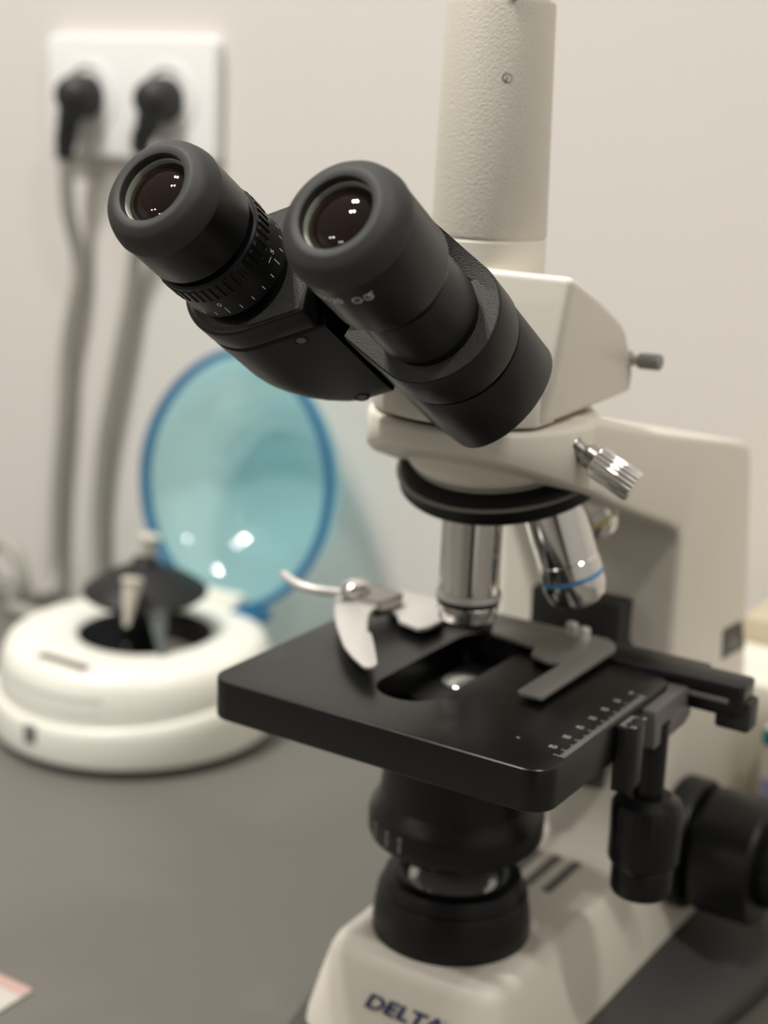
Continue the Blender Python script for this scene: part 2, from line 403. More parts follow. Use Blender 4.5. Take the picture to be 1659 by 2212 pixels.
# --- photo tube
PX = AX-.2
b = B(); lathe(b, [(20.3,140),(20.3,157),(19.9,157.5)], (PX,1.2,0), EZ, 96); obj('tube_collar', b, M_ivory, mic, 'smooth collar under the photo tube')
b = B(); lathe(b, [(19.7,157.2),(20.2,158.0),(20.3,159),(18.7,235),(18.3,236)], (PX,1.2,0), EZ, 128); ptube = obj('photo_tube', b, M_wrinkle, mic, 'ivory wrinkle painted photo tube')
b = B(); lathe(b, [(19.6,156.8),(19.6,157.9)], (PX,1.2,0), EZ, 96); obj('seam', b, M_chrome_d, ptube)
b = B(); lathe(b, [(16.6,235.5),(16.6,243),(15.6,244)], (PX,1.2,0), EZ, 96); cap = obj('tube_cap', b, M_ivory, ptube)
b = B(); box(b, PX+11.4, PX+13.4, -14.5, -9.0, 236, 246, .3, 1); obj('cap_clip', b, M_black, cap, 'thin black strip on the tube cap')
sp = V(11.2,-16.0,210.4); sn = V(11.2-PX,-17.2,.9).normalized()
b = B(); lathe(b, [(1.75,-1),(1.75,.12),(1.45,.22),(1.25,-.1)], V(PX,1.2,210.4)+sn*19.2, sn, 32, True, True)
sc_ = obj('set_screw', b, M_chrome_d, ptube, 'small slotted set screw in the photo tube')
b = B(); e1 = EZ.cross(sn).normalized(); e2 = sn.cross(e1); f1 = (e1*.35+e2*.94).normalized(); f2 = sn.cross(f1)
prism(b, [(-1.25,-.2),(1.25,-.2),(1.25,.2),(-1.25,.2)], V(PX,1.2,210.4)+sn*19.2, f1, f2, sn, -.2, .02); obj('screw_slot', b, M_dark, sc_)

# --- binocular
al = math.radians(33.); D = V(0, math.cos(al), -math.sin(al)); U = V(0, math.sin(al), math.cos(al)); A0 = V(0,-145,175.8)
def W(x, w, L): return A0 + EX*x + U*w + D*L
RW = -1.1; LWO = 1.9
HW = 15.6; phi = math.atan2(HW, 32)
def stad(side, R, lo=None, sh=0.):
    """stadium from eye tube (side*32,0) to the hinge (0,HW); lower flat stops at distance lo along the arm"""
    c = V(side*32,0,0); h = V(0,HW,0); u = (h-c).normalized(); c = c+u*sh; lo = None if lo is None else lo-sh; nv = V(-u.y, u.x, 0)
    if nv.y < 0: nv = -nv
    pts = []
    base = math.atan2(-u.y, -u.x)
    N = 24
    for i in range(N+1):                                     # round the eye-tube end from upper to lower
        a = math.radians(90-180*i/N)
        p = c - u*(math.cos(a)*R) + nv*(math.sin(a)*R); pts.append((p.x, p.y))
    if lo is not None:
        p = c+u*lo-nv*R; pts.append((p.x, p.y)); p = c+u*(lo+1.5)-nv*(R-6); pts.append((p.x, p.y)); p = h-u*8+nv*0; pts.append((p.x, p.y))
    else:
        p = h-nv*R; pts.append((p.x, p.y))
    for i in range(1, 7):
        a = math.radians(-30+120*i/6) if lo is not None else math.radians(-90+180*i/7)
        p = h + u*(math.cos(a)*R*.9) + nv*(math.sin(a)*R); pts.append((p.x, p.y))
    return pts
# left arm
b = B(); prism(b, stad(-1, 19.9, 20.8), A0, EX, U, D, 50, 60, 1.1, 3); lcov = obj('prism_housing', b, M_plastic, mic, 'black left prism housing of the binocular', sharp=40)
b = B(); prism(b, stad(-1, 19.2, 20.4), A0, EX, U, D, 59.8, 61.2); obj('seam', b, M_dark, lcov)
b = B(); rings_loft(b, [[W(x, w, L) for x, w in stad(-1, Rr_, 23, sh)] for L, Rr_, sh in ((61,19.2,0),(61.6,19.9,0),(84,19.9,0),(90,19.9,.8),(95,19.9,2.6),(100,19.9,5.6),(104,19.9,9),(107.5,19.6,12.6),(109.4,18.8,15),(110.2,17.4,16))])
obj('housing_body', b, M_plastic, lcov, sharp=40)
b = B(); prism(b, stad(-1, 18.4, 20), A0, EX, U, D, 49.8, 50.2, .15, 1)
h_ = B(); lathe(h_, [(17.2,48),(17.2,52)], W(-32,0,0), D, 64); b = boolean(b, h_); obj('front_face', b, M_rough, lcov, 'grained front face of the left housing')
u_ = V(math.cos(phi), math.sin(phi), 0); n_ = V(math.sin(phi), -math.cos(phi), 0)
for L in (64, 106):
    c = V(-32,0,0)+u_*13+n_*19.6; P = W(c.x, c.y, L); nn = (EX*n_.x+U*n_.y).normalized()
    b = B(); lathe(b, [(2.5,-.6),(2.5,.35),(2.2,.45),(1.9,.1),(.1,.05)], P, nn, 32); s_ = obj('screw', b, M_dark, lcov, 'small screw in the housing underside')
    b = B(); lathe(b, [(1.7,.05),(1.5,.5),(.6,.6),(.2,.45)], P, nn, 24); obj('screw_head', b, M_bracket, s_)
# hinge barrel
b = B(); lathe(b, [(16,54),(16.5,55),(16.5,136)], W(0,HW,0), D, 64); obj('hinge_barrel', b, M_dark, mic, 'dark centre hinge of the binocular')
# right arm
u_ = V(math.cos(phi), math.sin(phi), 0)
b = B(); prism(b, stad(1, 21.3, 20.8), A0, EX, U, D, 62, 77.5, 1.1, 3); rcov = obj('prism_housing', b, M_plastic, mic, 'black right prism housing of the binocular', sharp=40)
b = B(); prism(b, stad(1, 20.0, 21), A0, EX, U, D, 77, 79.5); obj('seam', b, M_dark, rcov)
b = B(); prism(b, stad(1, 20.7, 23), A0, EX, U, D, 79, 145, .8, 2)
pn = (D + EX*.62 - U*.24).normalized(); pp = W(32,0,118.2-.0)
bmesh.ops.bisect_plane(b, geom=b.verts[:]+b.edges[:]+b.faces[:], plane_co=pp, plane_no=pn, clear_outer=True)
ed = [e for e in b.edges if len(e.link_faces) == 1]; bmesh.ops.holes_fill(b, edges=ed)
bmesh.ops.recalc_face_normals(b, faces=b.faces)
es = [e for e in b.edges if any(abs((f.normal.dot(pn))) > .995 for f in e.link_faces) and e.calc_face_angle(0) > .3]
bmesh.ops.bevel(b, geom=es, offset=1.6, segments=3, affect='EDGES', profile=.5)
obj('housing_body', b, M_plastic, rcov, sharp=40)
b = B(); prism(b, stad(1, 20.9, 20.4), A0, EX, U, D, 61.6, 62.4, .3, 2)
nr_ = V(u_.y, u_.x, 0)                                     # outward normal of the upper flat of the right arm
ur_ = V(-u_.x, u_.y, 0)                                    # towards the hinge
op, ip = [], []
for a_, L_ in ((34,58),(27,54),(21,51),(15,50),(11.5,52),(8,54.5),(4,57.5),(0,60)):
    p = V(32,0,0)+ur_*a_+nr_*20.9; op.append(W(p.x, p.y, L_))
    q = math.radians(min(80, a_*3.2)); p = V(32,RW,0)+(nr_*math.cos(q)+ur_*math.sin(q))*16.4; ip.append(W(p.x, p.y, 61.8-(2.5 if a_ > 3 else 1)))
for k_ in range(1, 8):
    q = math.radians(-10*k_); dv = nr_*math.cos(q)+ur_*math.sin(q)
    p = V(32,0,0)+dv*20.9; op.append(W(p.x, p.y, min(62.2, 60+k_*.5))); p = V(32,RW,0)+dv*16.6; ip.append(W(p.x, p.y, 61.9))
ov = [b.verts.new(p) for p in op]; iv = [b.verts.new(p) for p in ip]; bv = [b.verts.new(p+D*max(0, 63.2-(p-A0).dot(D))) for p in op]
for q in range(len(op)-1):
    b.faces.new((ov[q], ov[q+1], iv[q+1], iv[q])); b.faces.new((ov[q], bv[q], bv[q+1], ov[q+1]))
obj('front_face', b, M_rough, rcov, 'grained front face of the right housing')

def eyepiece(x, k, L1, label, w=0.):
    O = W(x, w, 0)
    b = B(); lathe(b, [(16*k,8.4),(18.2*k,8.6),(18.45*k,9.0),(18.45*k,L1-1.2),(18.1*k,L1-.2),(17.4*k,L1),(14*k,L1)], O, D, 96)
    e = obj('eyepiece', b, M_black, mic, label, sharp=30)
    b = B(); kk = (k+1)/2
    prof = [(10.75,3.4),(10.72,1.2),(10.9,.55),(11.3,.32),(13.0,.25),(13.5,.35),(14.2,.85),(15.6*kk,1.5),(16.7*kk,2.5),(17.7*k,4.0),(18.4*k,6.2),(18.75*k,8.2),(18.6*k,9.0),(17.5*k,9.2)]
    lathe(b, prof, O, D, 96, False, False); obj('eyecup', b, M_rubber, e, 'soft dark grey rubber eyecup')
    b = B(); lathe(b, [(10.8,3.1),(10.5,3.2),(10.4,3.5),(10.25,5.0)], O, D, 80, False, False); obj('lens_ring', b, M_bezel, e, 'pale ring around the lens')
    b = B(); lathe(b, [(10.3,4.9),(9.6,4.35),(8.2,3.6),(6.2,2.95),(4,2.55),(2,2.38),(.1,2.32)], O, D, 80, True, True); obj('lens', b, M_lens, e, 'dark reddish lens', sharp=60)
    return e

er = eyepiece(32, 1.0, 33.2, 'black right eyepiece', RW)
b = B(); lathe(b, [(14.4,32),(14.4,38)], W(32,RW,0), D, 72); obj('groove', b, M_dark, er)
b = B(); lathe(b, [(15.4,36.8),(16.0,37.3),(16.0,57.2),(15.6,57.8)], W(32,RW,0), D, 96); obj('eye_tube', b, M_black, er)
b = B(); lathe(b, [(15.0,57),(15.0,63)], W(32,RW,0), D, 72); obj('neck', b, M_dark, er)
# lettering wrapped around the right eyepiece
b = B(); Ow = W(32,RW,0); Rr = 18.55
def ang_dir(a): return EX*math.cos(a) + U*math.sin(a)
def wrapR(a0, L0, R_, O_):
    def f(x, y, z):
        a = a0 + x/R_; return O_ + ang_dir(a)*(R_+z-.05) + D*(L0 - y)
    return f
t = text_bm('10X/20', 3.6, .1, .02, 1.0); place_text(b, t, 0, EX, EX, EX, .05, .05, wrapR(math.radians(-100.5), 14.6, Rr, Ow))
# spectacles sign
def arc_strip(cx, cy, r, a0, a1, wd=.32, n=18):
    t = bmesh.new(); P = []
    for i in range(n+1):
        a = math.radians(a0+(a1-a0)*i/n); P.append((t.verts.new((cx+(r-wd/2)*math.cos(a), cy+(r-wd/2)*math.sin(a), 0)), t.verts.new((cx+(r+wd/2)*math.cos(a), cy+(r+wd/2)*math.sin(a), 0))))
    for p, q in zip(P, P[1:]): t.faces.new((p[0], p[1], q[1], q[0]))
    return t
for cx, a0, a1, r in ((0,20,360,1.25),(3.4,-180,150,1.2),(5.3,90,200,1.6),(1.6,0,60,.01)):
    if r < .1: continue
    place_text(b, arc_strip(cx, 0, r, a0, a1), 0, EX, EX, EX, .05, .05, wrapR(math.radians(-71), 14.9, Rr, Ow))
obj('lettering', b, M_white, er, 'white lettering on the eyepiece', smooth=False)

KL = .965
elp = eyepiece(-32, KL, 25.2, 'black left eyepiece with dioptre ring', LWO)
OL = W(-32,LWO,0)
b = B(); lathe(b, [(15.2,24),(15.2,29)], OL, D, 72); obj('neck', b, M_dark, elp)
b = B(); lathe(b, [(14.5,27.4),(17.4,27.6),(18.0,28.3),(18.0,29.6)], OL, D, 120, True, False)
lathe(b, [(18.0,29.6),(18.05,29.8),(18.05,35.6),(18.0,35.9)], OL, D, 360, False, False, rfun=lambda a, s: 1+(.016*(1 if math.cos(44*a) > 0 else -1) if 29.7 < s < 35.8 else 0))
lathe(b, [(18.0,35.9),(18.0,45.4),(17.6,46),(15,46)], OL, D, 120, False, True)
dio = obj('dioptre_ring', b, M_black, elp, 'black dioptre ring with white ticks', sharp=25)
b = B(); lathe(b, [(15.3,45.5),(15.3,51)], OL, D, 72); obj('collar', b, M_dark, elp)
b = B()
def tick(a, L0, L1, wd=.3):
    t = bmesh.new(); q = [(-wd/2,-L0),(wd/2,-L0),(wd/2,-L1),(-wd/2,-L1)]
    t.faces.new([t.verts.new((x, y, 0)) for x, y in q])
    place_text(b, t, 0, EX, EX, EX, .06, .05, wrapR(math.radians(a), 0, 18.0, OL))
for i in range(-12, 14):
    tick(-67+i*14, 40.6 if i % 5 == 0 else 42.0, 43.9)
for i, t_ in ((0,'0'),(5,'5'),(-5,'5'),(-10,'10')):
    t = text_bm(t_, 2.8); place_text(b, t, 0, EX, EX, EX, .06, .05, wrapR(math.radians(-67+i*14-(2 if i == 0 else -4.5)), 38.7, 18.0, OL))
t = bmesh.new(); t.faces.new([t.verts.new((x, y, 0)) for x, y in ((-1.0,-.13),(1.0,-.13),(1.0,.13),(-1.0,.13))])
place_text(b, t, 0, EX, EX, EX, .06, .05, wrapR(math.radians(-67+5*14-4), 38.9, 18.0, OL))
obj('scale_markings', b, M_white, dio, 'white dioptre scale', smooth=False)

# --- stage
X0, X1, Y0, Y1 = -66.5, 70., -74.8, 30.2
b = B(); prism(b, rrect(X0, X1, Y0, Y1, 9, 8), (0,0,0), EX, EY, EZ, -15, 0, .7, 3)
h_ = B()
slot = rrect(-15.7, 11.1, -50.5, 31, 13.3, 12)
slot = [(x, min(y, 29.5)) for x, y in slot]
prism(h_, slot, (0,0,0), EX, EY, EZ, -30, 10)
b = boolean(b, h_); stage = obj('stage', b, M_stage, mic, 'black rectangular mechanical stage', sharp=28)
b = B(); box(b, -60, 58, -62, 28, -19, -14.9, .6)
h_ = B(); prism(h_, slot, (0,0,0), EX, EY, EZ, -30, 10); b = boolean(b, h_)
obj('under_plate', b, M_plastic, stage)
# scale
b = B()
for k in range(0, 66):
    y = -54+(60-k); ln = 4.0 if k % 10 == 0 else (3.0 if k % 5 == 0 else 2.2)
    if k == 65: ln = 4.4
    box(b, 68.9-ln, 68.9, y-.11, y+.11, .02, .05)
for k in range(0, 61, 10):
    t = text_bm(str(k), 2.9); place_text(b, t, (61.7 if k else 62.8, -54+(60-k)+.3, 0), EX, EY, EZ, .02, .04)
box(b, 48.5, 49.6, -54.4, -53.9, .02, .05)
obj('scale_markings', b, M_white, stage, 'white millimetre scale and numbers on the stage edge', smooth=False)
# vernier block
vb = [(69.6,-22.5),(72,-22.5),(74.6,-21),(76.2,-17.5),(76.4,-13.5),(75.6,-9),(73.4,-6),(69.6,-5.4)]
b = B(); prism(b, roundpoly(vb, 1.6, 3), (0,0,0), EX, EY, EZ, -25, -1.6, .4, 2); vern = obj('vernier_block', b, M_black, stage, 'black rounded vernier block at the stage side')
b = B()
for k in range(11):
    y = -19.4+k*.95; box(b, 70.2, 71.8+(1.2 if k % 10 == 0 else .0)+(.5 if k == 5 else 0), y-.16, y+.16, -1.62, -1.54)
for s, y in (('0', -9.6), ('10', -19.2)):
    t = text_bm(s, 2.5, 0, .03); place_text(b, t, (75.0, y+.2, -1.6), EX, EY, EZ, .04, .04)
obj('vernier_markings', b, M_white, vern, 'white vernier ticks', smooth=False)
# bracket
b = B(); prism(b, roundpoly([(1,-2.5),(34,-2.5),(36,-6),(36,-15),(31,-17),(2,-17.5)], .8, 2), (0,0,0), EY, EZ, EX, 60, 75, .6, 2); obj('side_bracket', b, M_bracket, stage, 'grey bracket carrying the stage knob')
# rear rail
b = B(); prism(b, [(-58,31),(94.2,31),(95.6,33),(95.6,44),(94,45.4),(77,45.4),(77,48.5),(-58,48.5)], (0,0,0), EX, EY, EZ, -8.6, 2.0, .7, 2)
rail = obj('cross_rail', b, M_stage, stage, 'black cross rail behind the stage')
b = B(); box(b, 70.5, 90.5, 30.4, 31.2, -5.2, -3.4, .2, 1); obj('rail_strip', b, M_alu, rail, 'bright strip in the rail')
b = B(); box(b, 70, 93.5, 31.4, 44, -10.4, -8.4, .4, 2); obj('rail_foot', b, M_plastic, rail)
b = B(); box(b, 84, 97.5, 36, 46, -17.5, -5, 1.6, 3); obj('rail_end', b, M_carrier, rail)
# slide holder (right, long back bar, left jaw)
b = B(); hp = [(-57,44.5),(36.5,44.5),(43,38),(43,-25.6),(33.2,-25.6),(33.4,10.2),(29,7.8),(20,10.6),(17.4,19),(-4,23),(-8,33),(-57,33)]
prism(b, roundpoly(hp, [1,1,5,1,1,.6,.6,1,1,1,1,1], 4), (0,0,0), EX, EY, EZ, 2.1, 3.6, .35, 2)
hold = obj('slide_holder', b, M_alu, stage, 'flat grey metal slide holder on the stage')
b = B(); prism(b, roundpoly([(-57.5,42),(-36,42),(-25,22),(-25,10),(-27,6.5),(-38,9.5),(-44,17),(-57.5,19)], 1, 3), (0,0,0), EX, EY, EZ, 3.0, 4.6, .35, 2); obj('movable_jaw', b, M_clip, hold, 'light metal jaw of the slide holder')
for x, y in ((22.2,40.2),(28.6,38)):
    b = B(); lathe(b, [(2.3,3.4),(2.3,8.0),(1.9,8.4),(.2,8.5)], (x,y,0), EZ, 32); obj('post', b, M_clip, hold)
b = B(); prism(b, roundpoly([(-68,12),(-48,9.5),(-46,25.5),(-60,28)], 1.2, 3), (0,0,0), EX, EY, EZ, 3.5, 10, .6, 2); obj('holder_block', b, M_chrome_d, hold, 'dark steel block of the clip')
b = B(); fp = [(-69.5,11),(-59.4,-4.3),(-49.2,-18.2),(-33,-36.5),(-24,-44),(-15.2,-49.8),(-12.2,-48.8),(-12.6,-44.8),(-23.9,-29.7),(-31.9,-19.5),(-34.8,-18.0),(-44.0,-3.5),(-49,9.0),(-55,16),(-66,18)]
fp = [(x-3.3, y+4.6) for x, y in fp]
prism(b, roundpoly(fp, 3, 4), (0,0,0), EX, EY, EZ, 5.2, 6.6, .35, 2)
fing = obj('spring_finger', b, M_clip, hold, 'curved light metal spring clip finger')
b = B(); lathe(b, [(6.2,9.6),(6.4,10.4),(6.0,12),(4.6,13.6),(2.4,14.6),(.1,14.9)], (-63.5,16,0), EZ, 48); obj('pivot_cap', b, M_chrome, hold, 'domed chrome pivot cap')
b = B(); lp = smooth_path([V(-66,9,10.2),V(-75,4.5,10.8),(-84,4.0,11.6),V(-93.5,8,12.6)], 6)
for p, q in zip(lp, lp[1:]): pass
tube(b, lp, [1.9]*len(lp), 12); obj('lever', b, M_clip, hold, 'light metal clip lever')

# --- stage drive knob (hangs below the bracket)
KX, KY = 70.9, 11.3
b = B(); lathe(b, [(5.4,-10),(5.4,-42)], (KX,KY,0), EZ, 48); sk = obj('stage_knob', b, M_black, mic, 'black coaxial stage drive hanging at the side')
b = B(); lathe(b, [(8.5,-39),(9.2,-40.2),(12.2,-41.5),(13.2,-43.5),(13.2,-64),(12.6,-65.4),(10,-66)], (KX,KY,0), EZ, 144, rfun=lambda a, s: 1+(.012*math.cos(24*a) if -62 < s < -43 else 0)); obj('upper_knob', b, M_black, sk)
b = B(); lathe(b, [(10,-65.6),(11.0,-66.6),(11.4,-67.8),(11.4,-76.6),(10.8,-78),(8,-78.4)], (KX,KY,0), EZ, 96); obj('lower_knob', b, M_black, sk)

# --- condenser
b = B(); lathe(b, [(14,-10),(24,-11),(24,-16),(28.5,-30),(29.4,-46),(30.2,-55),(33.6,-60),(34.2,-62),(34.2,-69.5),(33.4,-71.5),(29.8,-73.2),(28.6,-74.6),(24.4,-78.2),(20.6,-79.0),(14,-79.2)], (AX,0,0), EZ, 96)
cond = obj('condenser', b, M_black, mic, 'black condenser below the stage', sharp=28)
b = B(); lathe(b, [(8.2,-9.5),(7.2,-8.6),(4,-7.8),(.2,-7.6)], (AX,0,0), EZ, 48); obj('top_lens', b, M_glass, cond, 'shiny top lens of the condenser')
b = B()
for a in (-164,-151,-142,-124,-110,-98.5):
    ar = math.radians(a); dv = V(math.cos(ar), math.sin(ar), 0); tv = V(-dv.y, dv.x, 0)
    prism(b, [(-.55,-69),(.55,-69),(.55,-64.6),(-.55,-64.6)], (AX,0,0), tv, EZ, dv, 34.1, 34.3)
    prism(b, [(-.9,-64),(.9,-64),(.9,-62.6),(-.9,-62.6)], (AX,0,0), tv, EZ, dv, 34.1, 34.3)
obj('aperture_markings', b, M_greyink, cond, 'pale grey aperture ticks', smooth=False)
b = B(); box(b, -14, 14, 24, 42, -52, -24, 1); obj('condenser_carrier', b, M_plastic, cond)

# --- focus knobs
for s in (1, -1):
    FY, FZ = 124, -112
    b = B(); lathe(b, [(24,40),(28,41.5),(29.2,43),(29.2,52),(28.4,53.5),(22,54)], (0,FY,FZ), (s,0,0), 96); fk = obj('focus_knob', b, M_plastic, mic, 'large black focus knob at the side of the base')
    b = B(); lathe(b, [(25,57.0),(27.2,58.2),(27.6,59.5),(27.6,82),(26.6,84),(23,84.5)], (0,FY,FZ), (s,0,0), 200, rfun=lambda a, q: 1+(.02*(1 if math.cos(14*a) > .2 else -1) if 60 < q < 80 else 0)); lathe(b, [(20,53),(20,58)], (0,FY,FZ), (s,0,0), 64); obj('coarse_wheel', b, M_plastic, fk, sharp=25)
    b = B(); lathe(b, [(18,84),(18.4,85),(18.4,95),(17.4,96.5),(10,97)], (0,FY,FZ), (s,0,0), 160, rfun=knurl(50,.012)); obj('fine_wheel', b, M_black, fk)

# ================================================================== centrifuge
CX0, CY0 = -338., 192.
cen = thing('centrifuge', 'round white mini centrifuge with its translucent blue lid standing open', 'centrifuge', (CX0, CY0, ZD))
def cring(r, z, sy=1., n=96, tilt=0., dy=0.):
    return [V(CX0+r*math.cos(2*PI*i/n), CY0+dy+sy*r*math.sin(2*PI*i/n), z + tilt*math.sin(2*PI*i/n)) for i in range(n)]
RX, RY = CX0+5, CY0+3
def cring2(r, z): return [p+V(RX-CX0, RY-CY0, 0) for p in cring(r, z)]
b = B(); rings_loft(b, [cring(80,ZD), cring(84.5,ZD+.8), cring(85.5,ZD+5), cring(82,ZD+7)]); obj('foot_ring', b, M_foot, cen, 'dark foot ring under the centrifuge')
b = B(); rings_loft(b, [cring(84,ZD+5), cring(87.4,ZD+7), cring(88,ZD+12), cring(87,ZD+26,1,96,3), cring(86,ZD+35,1,96,8), cring(84,ZD+38.2,1,96,9.5), cring(79,ZD+39,1,96,9.8)], True, True); obj('lower_shell', b, M_cwhite, cen, sharp=50)
b = B(); rings_loft(b, [cring(83,ZD+34,1,96,6), cring(82.4,ZD+44,1,96,5), cring(80,ZD+52,1,96,3), cring(77,ZD+57,1,96,1.2), cring(72,ZD+59.4,1,96,.4), cring(62,ZD+60.4), cring2(47,ZD+60.6), cring2(41.8,ZD+60.2), cring2(40.4,ZD+58.5), cring2(37.5,ZD+48), cring2(30,ZD+40), cring2(3,ZD+39)], True, True)
obj('upper_shell', b, M_cwhite, cen, sharp=50)
b = B(); rings_loft(b, [cring2(40.8,ZD+59.6), cring2(40.0,ZD+58.6), cring2(37.3,ZD+48.6), cring2(29.8,ZD+40.6), cring2(3,ZD+39.8)], False, True); obj('bowl', b, M_rotor, cen, 'black rotor bowl')
# control panel and switch on the front
b = B()
for i in range(25):
    pass
def skin(a0, a1, z0, z1, r0, r1, off=.5, n=20):
    t = bmesh.new(); P = []
    for i in range(n+1):
        a = math.radians(a0+(a1-a0)*i/n); ti = math.sin(a)
        P.append([t.verts.new((CX0+(r+off)*math.cos(a), CY0+(r+off)*math.sin(a), z+ti*tl)) for r, z, tl in ((r0,z0,5.6),(r1,z1,3.6))])
    for p, q in zip(P, P[1:]): t.faces.new((p[0], p[1], q[1], q[0]))
    return t
merge(b, skin(-135,-62,ZD+42,ZD+50,82.2,80.3)); obj('front_panel', b, M_cgrey, cen, 'pale grey panel on the front slope')
b = B(); box(b, CX0-16, CX0+22, CY0-69, CY0-62, ZD+59.2, ZD+60.6, .3, 1); obj('name_label', b, M_clabel, cen, 'brown label strip on the top')
b = B(); prism(b, [(-4.4,-5),(4.4,-5),(4.4,6),(-4.4,6)], (CX0-3,CY0-86.2,ZD+20), EX, EZ, (0,-1,0), -1, 1.8, .5, 2); obj('switch', b, M_bracket, cen, 'grey switch low on the front')
# rotor
RZ = ZD+69
b = B(); lathe(b, [(10,-29),(11,-14),(15,2),(22,10),(34,13),(37.4,15.5),(38,17.5),(36.4,19.5),(28,25),(18,30),(10,32.5),(8,34),(8,36.5),(6.5,38),(.2,38.5)], (RX,RY,RZ), EZ, 72); rot = obj('rotor', b, M_rotor, cen, 'black cone shaped rotor')
# lid
LT = math.radians(8.); lu = V(0, math.sin(LT), math.cos(LT)); ln_ = V(0, math.cos(LT), -math.sin(LT)); lo_ = V(CX0-3,CY0+84,ZD+51)
def lid_ring(k, dep, n=72):
    pts = []
    for i in range(n):
        a = 2*PI*i/n; x = 77*k*math.cos(a); y = 85 + 85*k*math.sin(a)
        if y > 85: x *= 1-.10*((y-85)/85)**2
        pts.append(lo_ + EX*x + lu*y + ln_*dep)
    return pts
b = B(); rings_loft(b, [lid_ring(.985,1), lid_ring(.965,12), lid_ring(.90,24), lid_ring(.80,31), lid_ring(.66,35), lid_ring(.60,38), lid_ring(.56,44), lid_ring(.45,47), lid_ring(.2,48.5), lid_ring(.01,48.8)], False, True)
lid = obj('lid', b, M_lid, cen, 'translucent blue dome lid', sharp=60)
b = B(); rings_loft(b, [lid_ring(.955,0), lid_ring(1.0,-1), lid_ring(1.015,2), lid_ring(1.0,6), lid_ring(.96,7), lid_ring(.955,0)], False, False); obj('rim', b, M_rim, lid, 'deeper blue rim of the lid')
b = B(); box(b, CX0-16, CX0+18, CY0+76, CY0+88, ZD+50, ZD+64, 2, 2); obj('hinge', b, M_cwhite, cen)
b = B(); box(b, CX0+22, CX0+44, CY0+62, CY0+80, ZD+54, ZD+61.5, 2, 2); obj('latch', b, M_rim, cen, 'blue latch tab')
def micro(name, lab, x, y, z, d, L, m, r=5.2):
    b = B(); lathe(b, [(.6,-L*.72),(1.8,-L*.70),(r*.55,-L*.5),(r*.9,-L*.2),(r,0),(r*1.25,.2),(r*1.25,2.2),(r*.9,3),(.2,3.1)], (x,y,z), d, 32)
    return tag(obj(name, b, m, origin=(x,y,z)), lab, 'tube', 'sample tubes in the centrifuge rotor')
micro('microtube', 'pale microtube hanging from the front of the black rotor', CX0+24, CY0-30, RZ+34, V(-.05,.25,.95).normalized(), 36, M_tube)
micro('microtube', 'pale microtube rising from behind the black rotor top', CX0+4, CY0+8, RZ+48, V(.1,.1,.98).normalized(), 34, M_tube)
micro('microtube', 'dark grey microtube in the right front slot of the rotor', CX0+33, CY0-18, RZ+12, V(-.4,.3,.85).normalized(), 34, M_tubec)

# ================================================================== socket, plugs
sk_ = thing('wall_socket', 'white double wall socket holding the two black plugs', 'socket', (-476.5, WY, 151))
b = B(); prism(b, rrect(-546,-395,154,235,6,5), (0,0,0), EX, EZ, (0,-1,0), -WY+0, -WY+9, 2, 3); obj('frame', b, M_socket, sk_)
for x in (-507, -436):
    b = B(); lathe(b, [(25,-1),(25,1.5),(20.5,2),(19.6,-0)], (x,WY-8.5,194.5), (0,-1,0), 48, True, True); obj('insert', b, M_socket, sk_)
def plug(name, lab, x, pts, r):
    t = thing(name, lab, 'plug', (x, WY-30, 178), 'black plugs in the wall socket')
    b = B(); lathe(b, [(14.4,0),(14.8,2),(14.8,12),(13.6,18),(11,23),(7,25.5),(.2,26)], (x,WY-8,194.5), (0,-1,0), 40); pb = obj('plug_body', b, M_plug, t)
    p0 = Vector(pts[0]); b = B()
    tube(b, smooth_path([V(x,WY-25,188), V(x*.6+p0.x*.4, WY-25, 176), p0+V(0,0,8), p0], 5), [8.5]*5+[7.5]*5+[6.6]*5+[6], 16); obj('strain_relief', b, M_plug, t)
    b = B(); tube(b, smooth_path(pts, 8), r, 14); obj('cord', b, M_cord, t, 'grey power cord')
    return t
yc = WY-9
lp = [(-517,WY-22,152),(-519,WY-18,117),(-518,yc,81),(-522,yc,54),(-531,yc,16),(-536,yc,-36),(-543,yc,-91),(-546,yc,-146),(-543,yc-6,-168),
      (-548,yc-18,ZD+6),(-556,yc-26,ZD+6),(-577,yc-34,ZD+14),(-582,yc-38,ZD+32),(-566,yc-42,ZD+50),(-545,yc-44,ZD+46),(-535,yc-46,ZD+26),(-545,yc-48,ZD+8),(-520,yc-50,ZD+5),(-470,yc-40,ZD+5)]
plug('power_plug', 'black plug at the outer socket with its grey cord ending in a loop', -507, lp, 5.2)
rp_ = [(-446,WY-24,160),(-452,WY-18,125),(-466,yc,79),(-475,yc,39),(-486,yc,-6),(-496,yc,-48),(-502,yc,-95),(-503,yc,-138),(-500,yc-4,-166),(-488,yc-12,ZD+5),(-455,yc-20,ZD+5),(-400,yc-25,ZD+5)]
plug('power_plug', 'black plug above the left eyepiece with its grey cord hanging free', -436, rp_, 5.2)

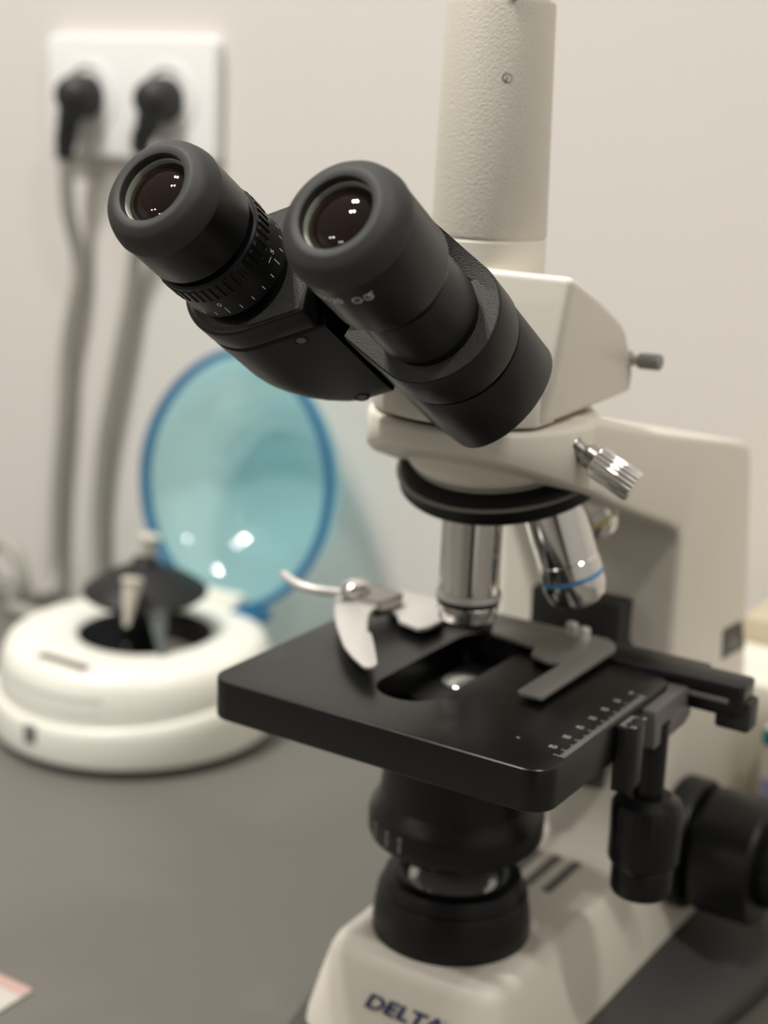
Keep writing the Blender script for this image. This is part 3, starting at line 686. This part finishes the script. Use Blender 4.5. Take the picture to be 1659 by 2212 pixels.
# ================================================================== small things at the frame edges
card = thing('card', 'white card with a pink printed edge lying flat on the desk', 'card', (-205,-95,ZD))
b = B(); prism(b, rrect(-245,-175,-140,-58,2,3), (0,0,0), EX, EY, EZ, ZD, ZD+1.2, .3, 1); obj('sheet', b, M_card, card)
b = B(); box(b, -244, -175.6, -65, -58.4, ZD+1.15, ZD+1.4); obj('printed_edge', b, M_pink, card, 'pink printed edge')
pk = thing('carton', 'white printed carton standing behind the black focus knob', 'box', (140, 200, ZD))
b = B(); box(b, 58, 170, 181, 222, ZD, -74, 1.5); obj('carton_body', b, M_carton, pk)
b = B(); box(b, 59, 169, 180.6, 181.2, -82, -75.5); obj('blue_band', b, M_navy, pk, 'navy blue printed band')
b = B(); box(b, 58.3, 62, 180.3, 181.1, -81, -74.6); obj('teal_mark', b, M_teal, pk, 'teal printed mark')
b = B(); box(b, 59.5, 70, 180.5, 181.1, -112, -99); box(b, 64, 160, 186, 194, -74.2, -73.8); obj('lavender_print', b, M_lav, pk, 'lavender print')
pw_ = B(); box(pw_, 6, 175, 225, 281, ZD, -70, 3, 4)
tag(obj('white_pack', pw_, M_carton, origin=(90,253,ZD)), 'plain white pack between the printed carton and the cardboard box', 'pack')
kb = thing('cardboard_box', 'tan cardboard box against the wall behind the white carton', 'box', (110, 310, ZD))
b = B(); box(b, 9, 180, 284, 334, ZD, -58, 1); obj('box_body', b, M_kraft, kb)
b = B(); box(b, 60, 64, 283.7, 284.1, ZD+1, -59); obj('flap_seam', b, M_clabel, kb)

# ================================================================== lights
def area(name, x, y, z, power, size, col, tgt=None, shape='DISK'):
    l = bpy.data.lights.new(name, 'AREA'); l.shape = shape; l.size = size; l.energy = power; l.color = col
    o = bpy.data.objects.new(name, l); COL.objects.link(o); o.location = M2((x, y, z))
    if tgt: o.rotation_euler = (M2(tgt)-o.location).to_track_quat('-Z', 'Y').to_euler()
    return o
WARM = (1., .97, .92)
for x, y, dx, size, pw in [(-646,-906,74,.07,8), (-2005,-2700,190,.2,9), (-1413,-4200,190,.2,12), (850,-400,66,.10,7.5), (-620,-440,66,.10,21)]:
    for k in (-1, 1):
        area('ceiling_lamp', x+k*dx, y+k*dx*.15, 1740, pw, size, WARM)
w = bpy.data.worlds.new('world'); sc.world = w; w.use_nodes = True
w.node_tree.nodes['Background'].inputs[0].default_value = (.9,.93,1,1); w.node_tree.nodes['Background'].inputs[1].default_value = .25

# ================================================================== camera
cd_ = bpy.data.cameras.new('camera'); cam = bpy.data.objects.new('camera', cd_); COL.objects.link(cam); sc.camera = cam
R_ = Vector((0.83999167, 0.54136593, 0.03656402)); U_ = Vector((-0.17223498, 0.20212715, 0.96409529)); F_ = Vector((-0.51453776, 0.81612961, -0.26302727))
m = Matrix((R_, U_, -F_)).transposed().to_4x4(); m.translation = M2(CAM); cam.matrix_world = m
cd_.sensor_fit = 'VERTICAL'; cd_.sensor_height = 24.; cd_.sensor_width = 18.; cd_.lens = 24.*3332.9/2212
cd_.clip_start = .01; cd_.clip_end = 20
cd_.dof.use_dof = True; cd_.dof.focus_distance = .457; cd_.dof.aperture_fstop = cd_.lens/8.

sc.view_settings.view_transform = 'Standard'; sc.view_settings.look = 'None'; sc.view_settings.gamma = 1.
sc.view_settings.use_curve_mapping = False; sc.view_settings.exposure = -.32
sc.cycles.use_denoising = True; sc.cycles.max_bounces = 10; sc.cycles.transparent_max_bounces = 16
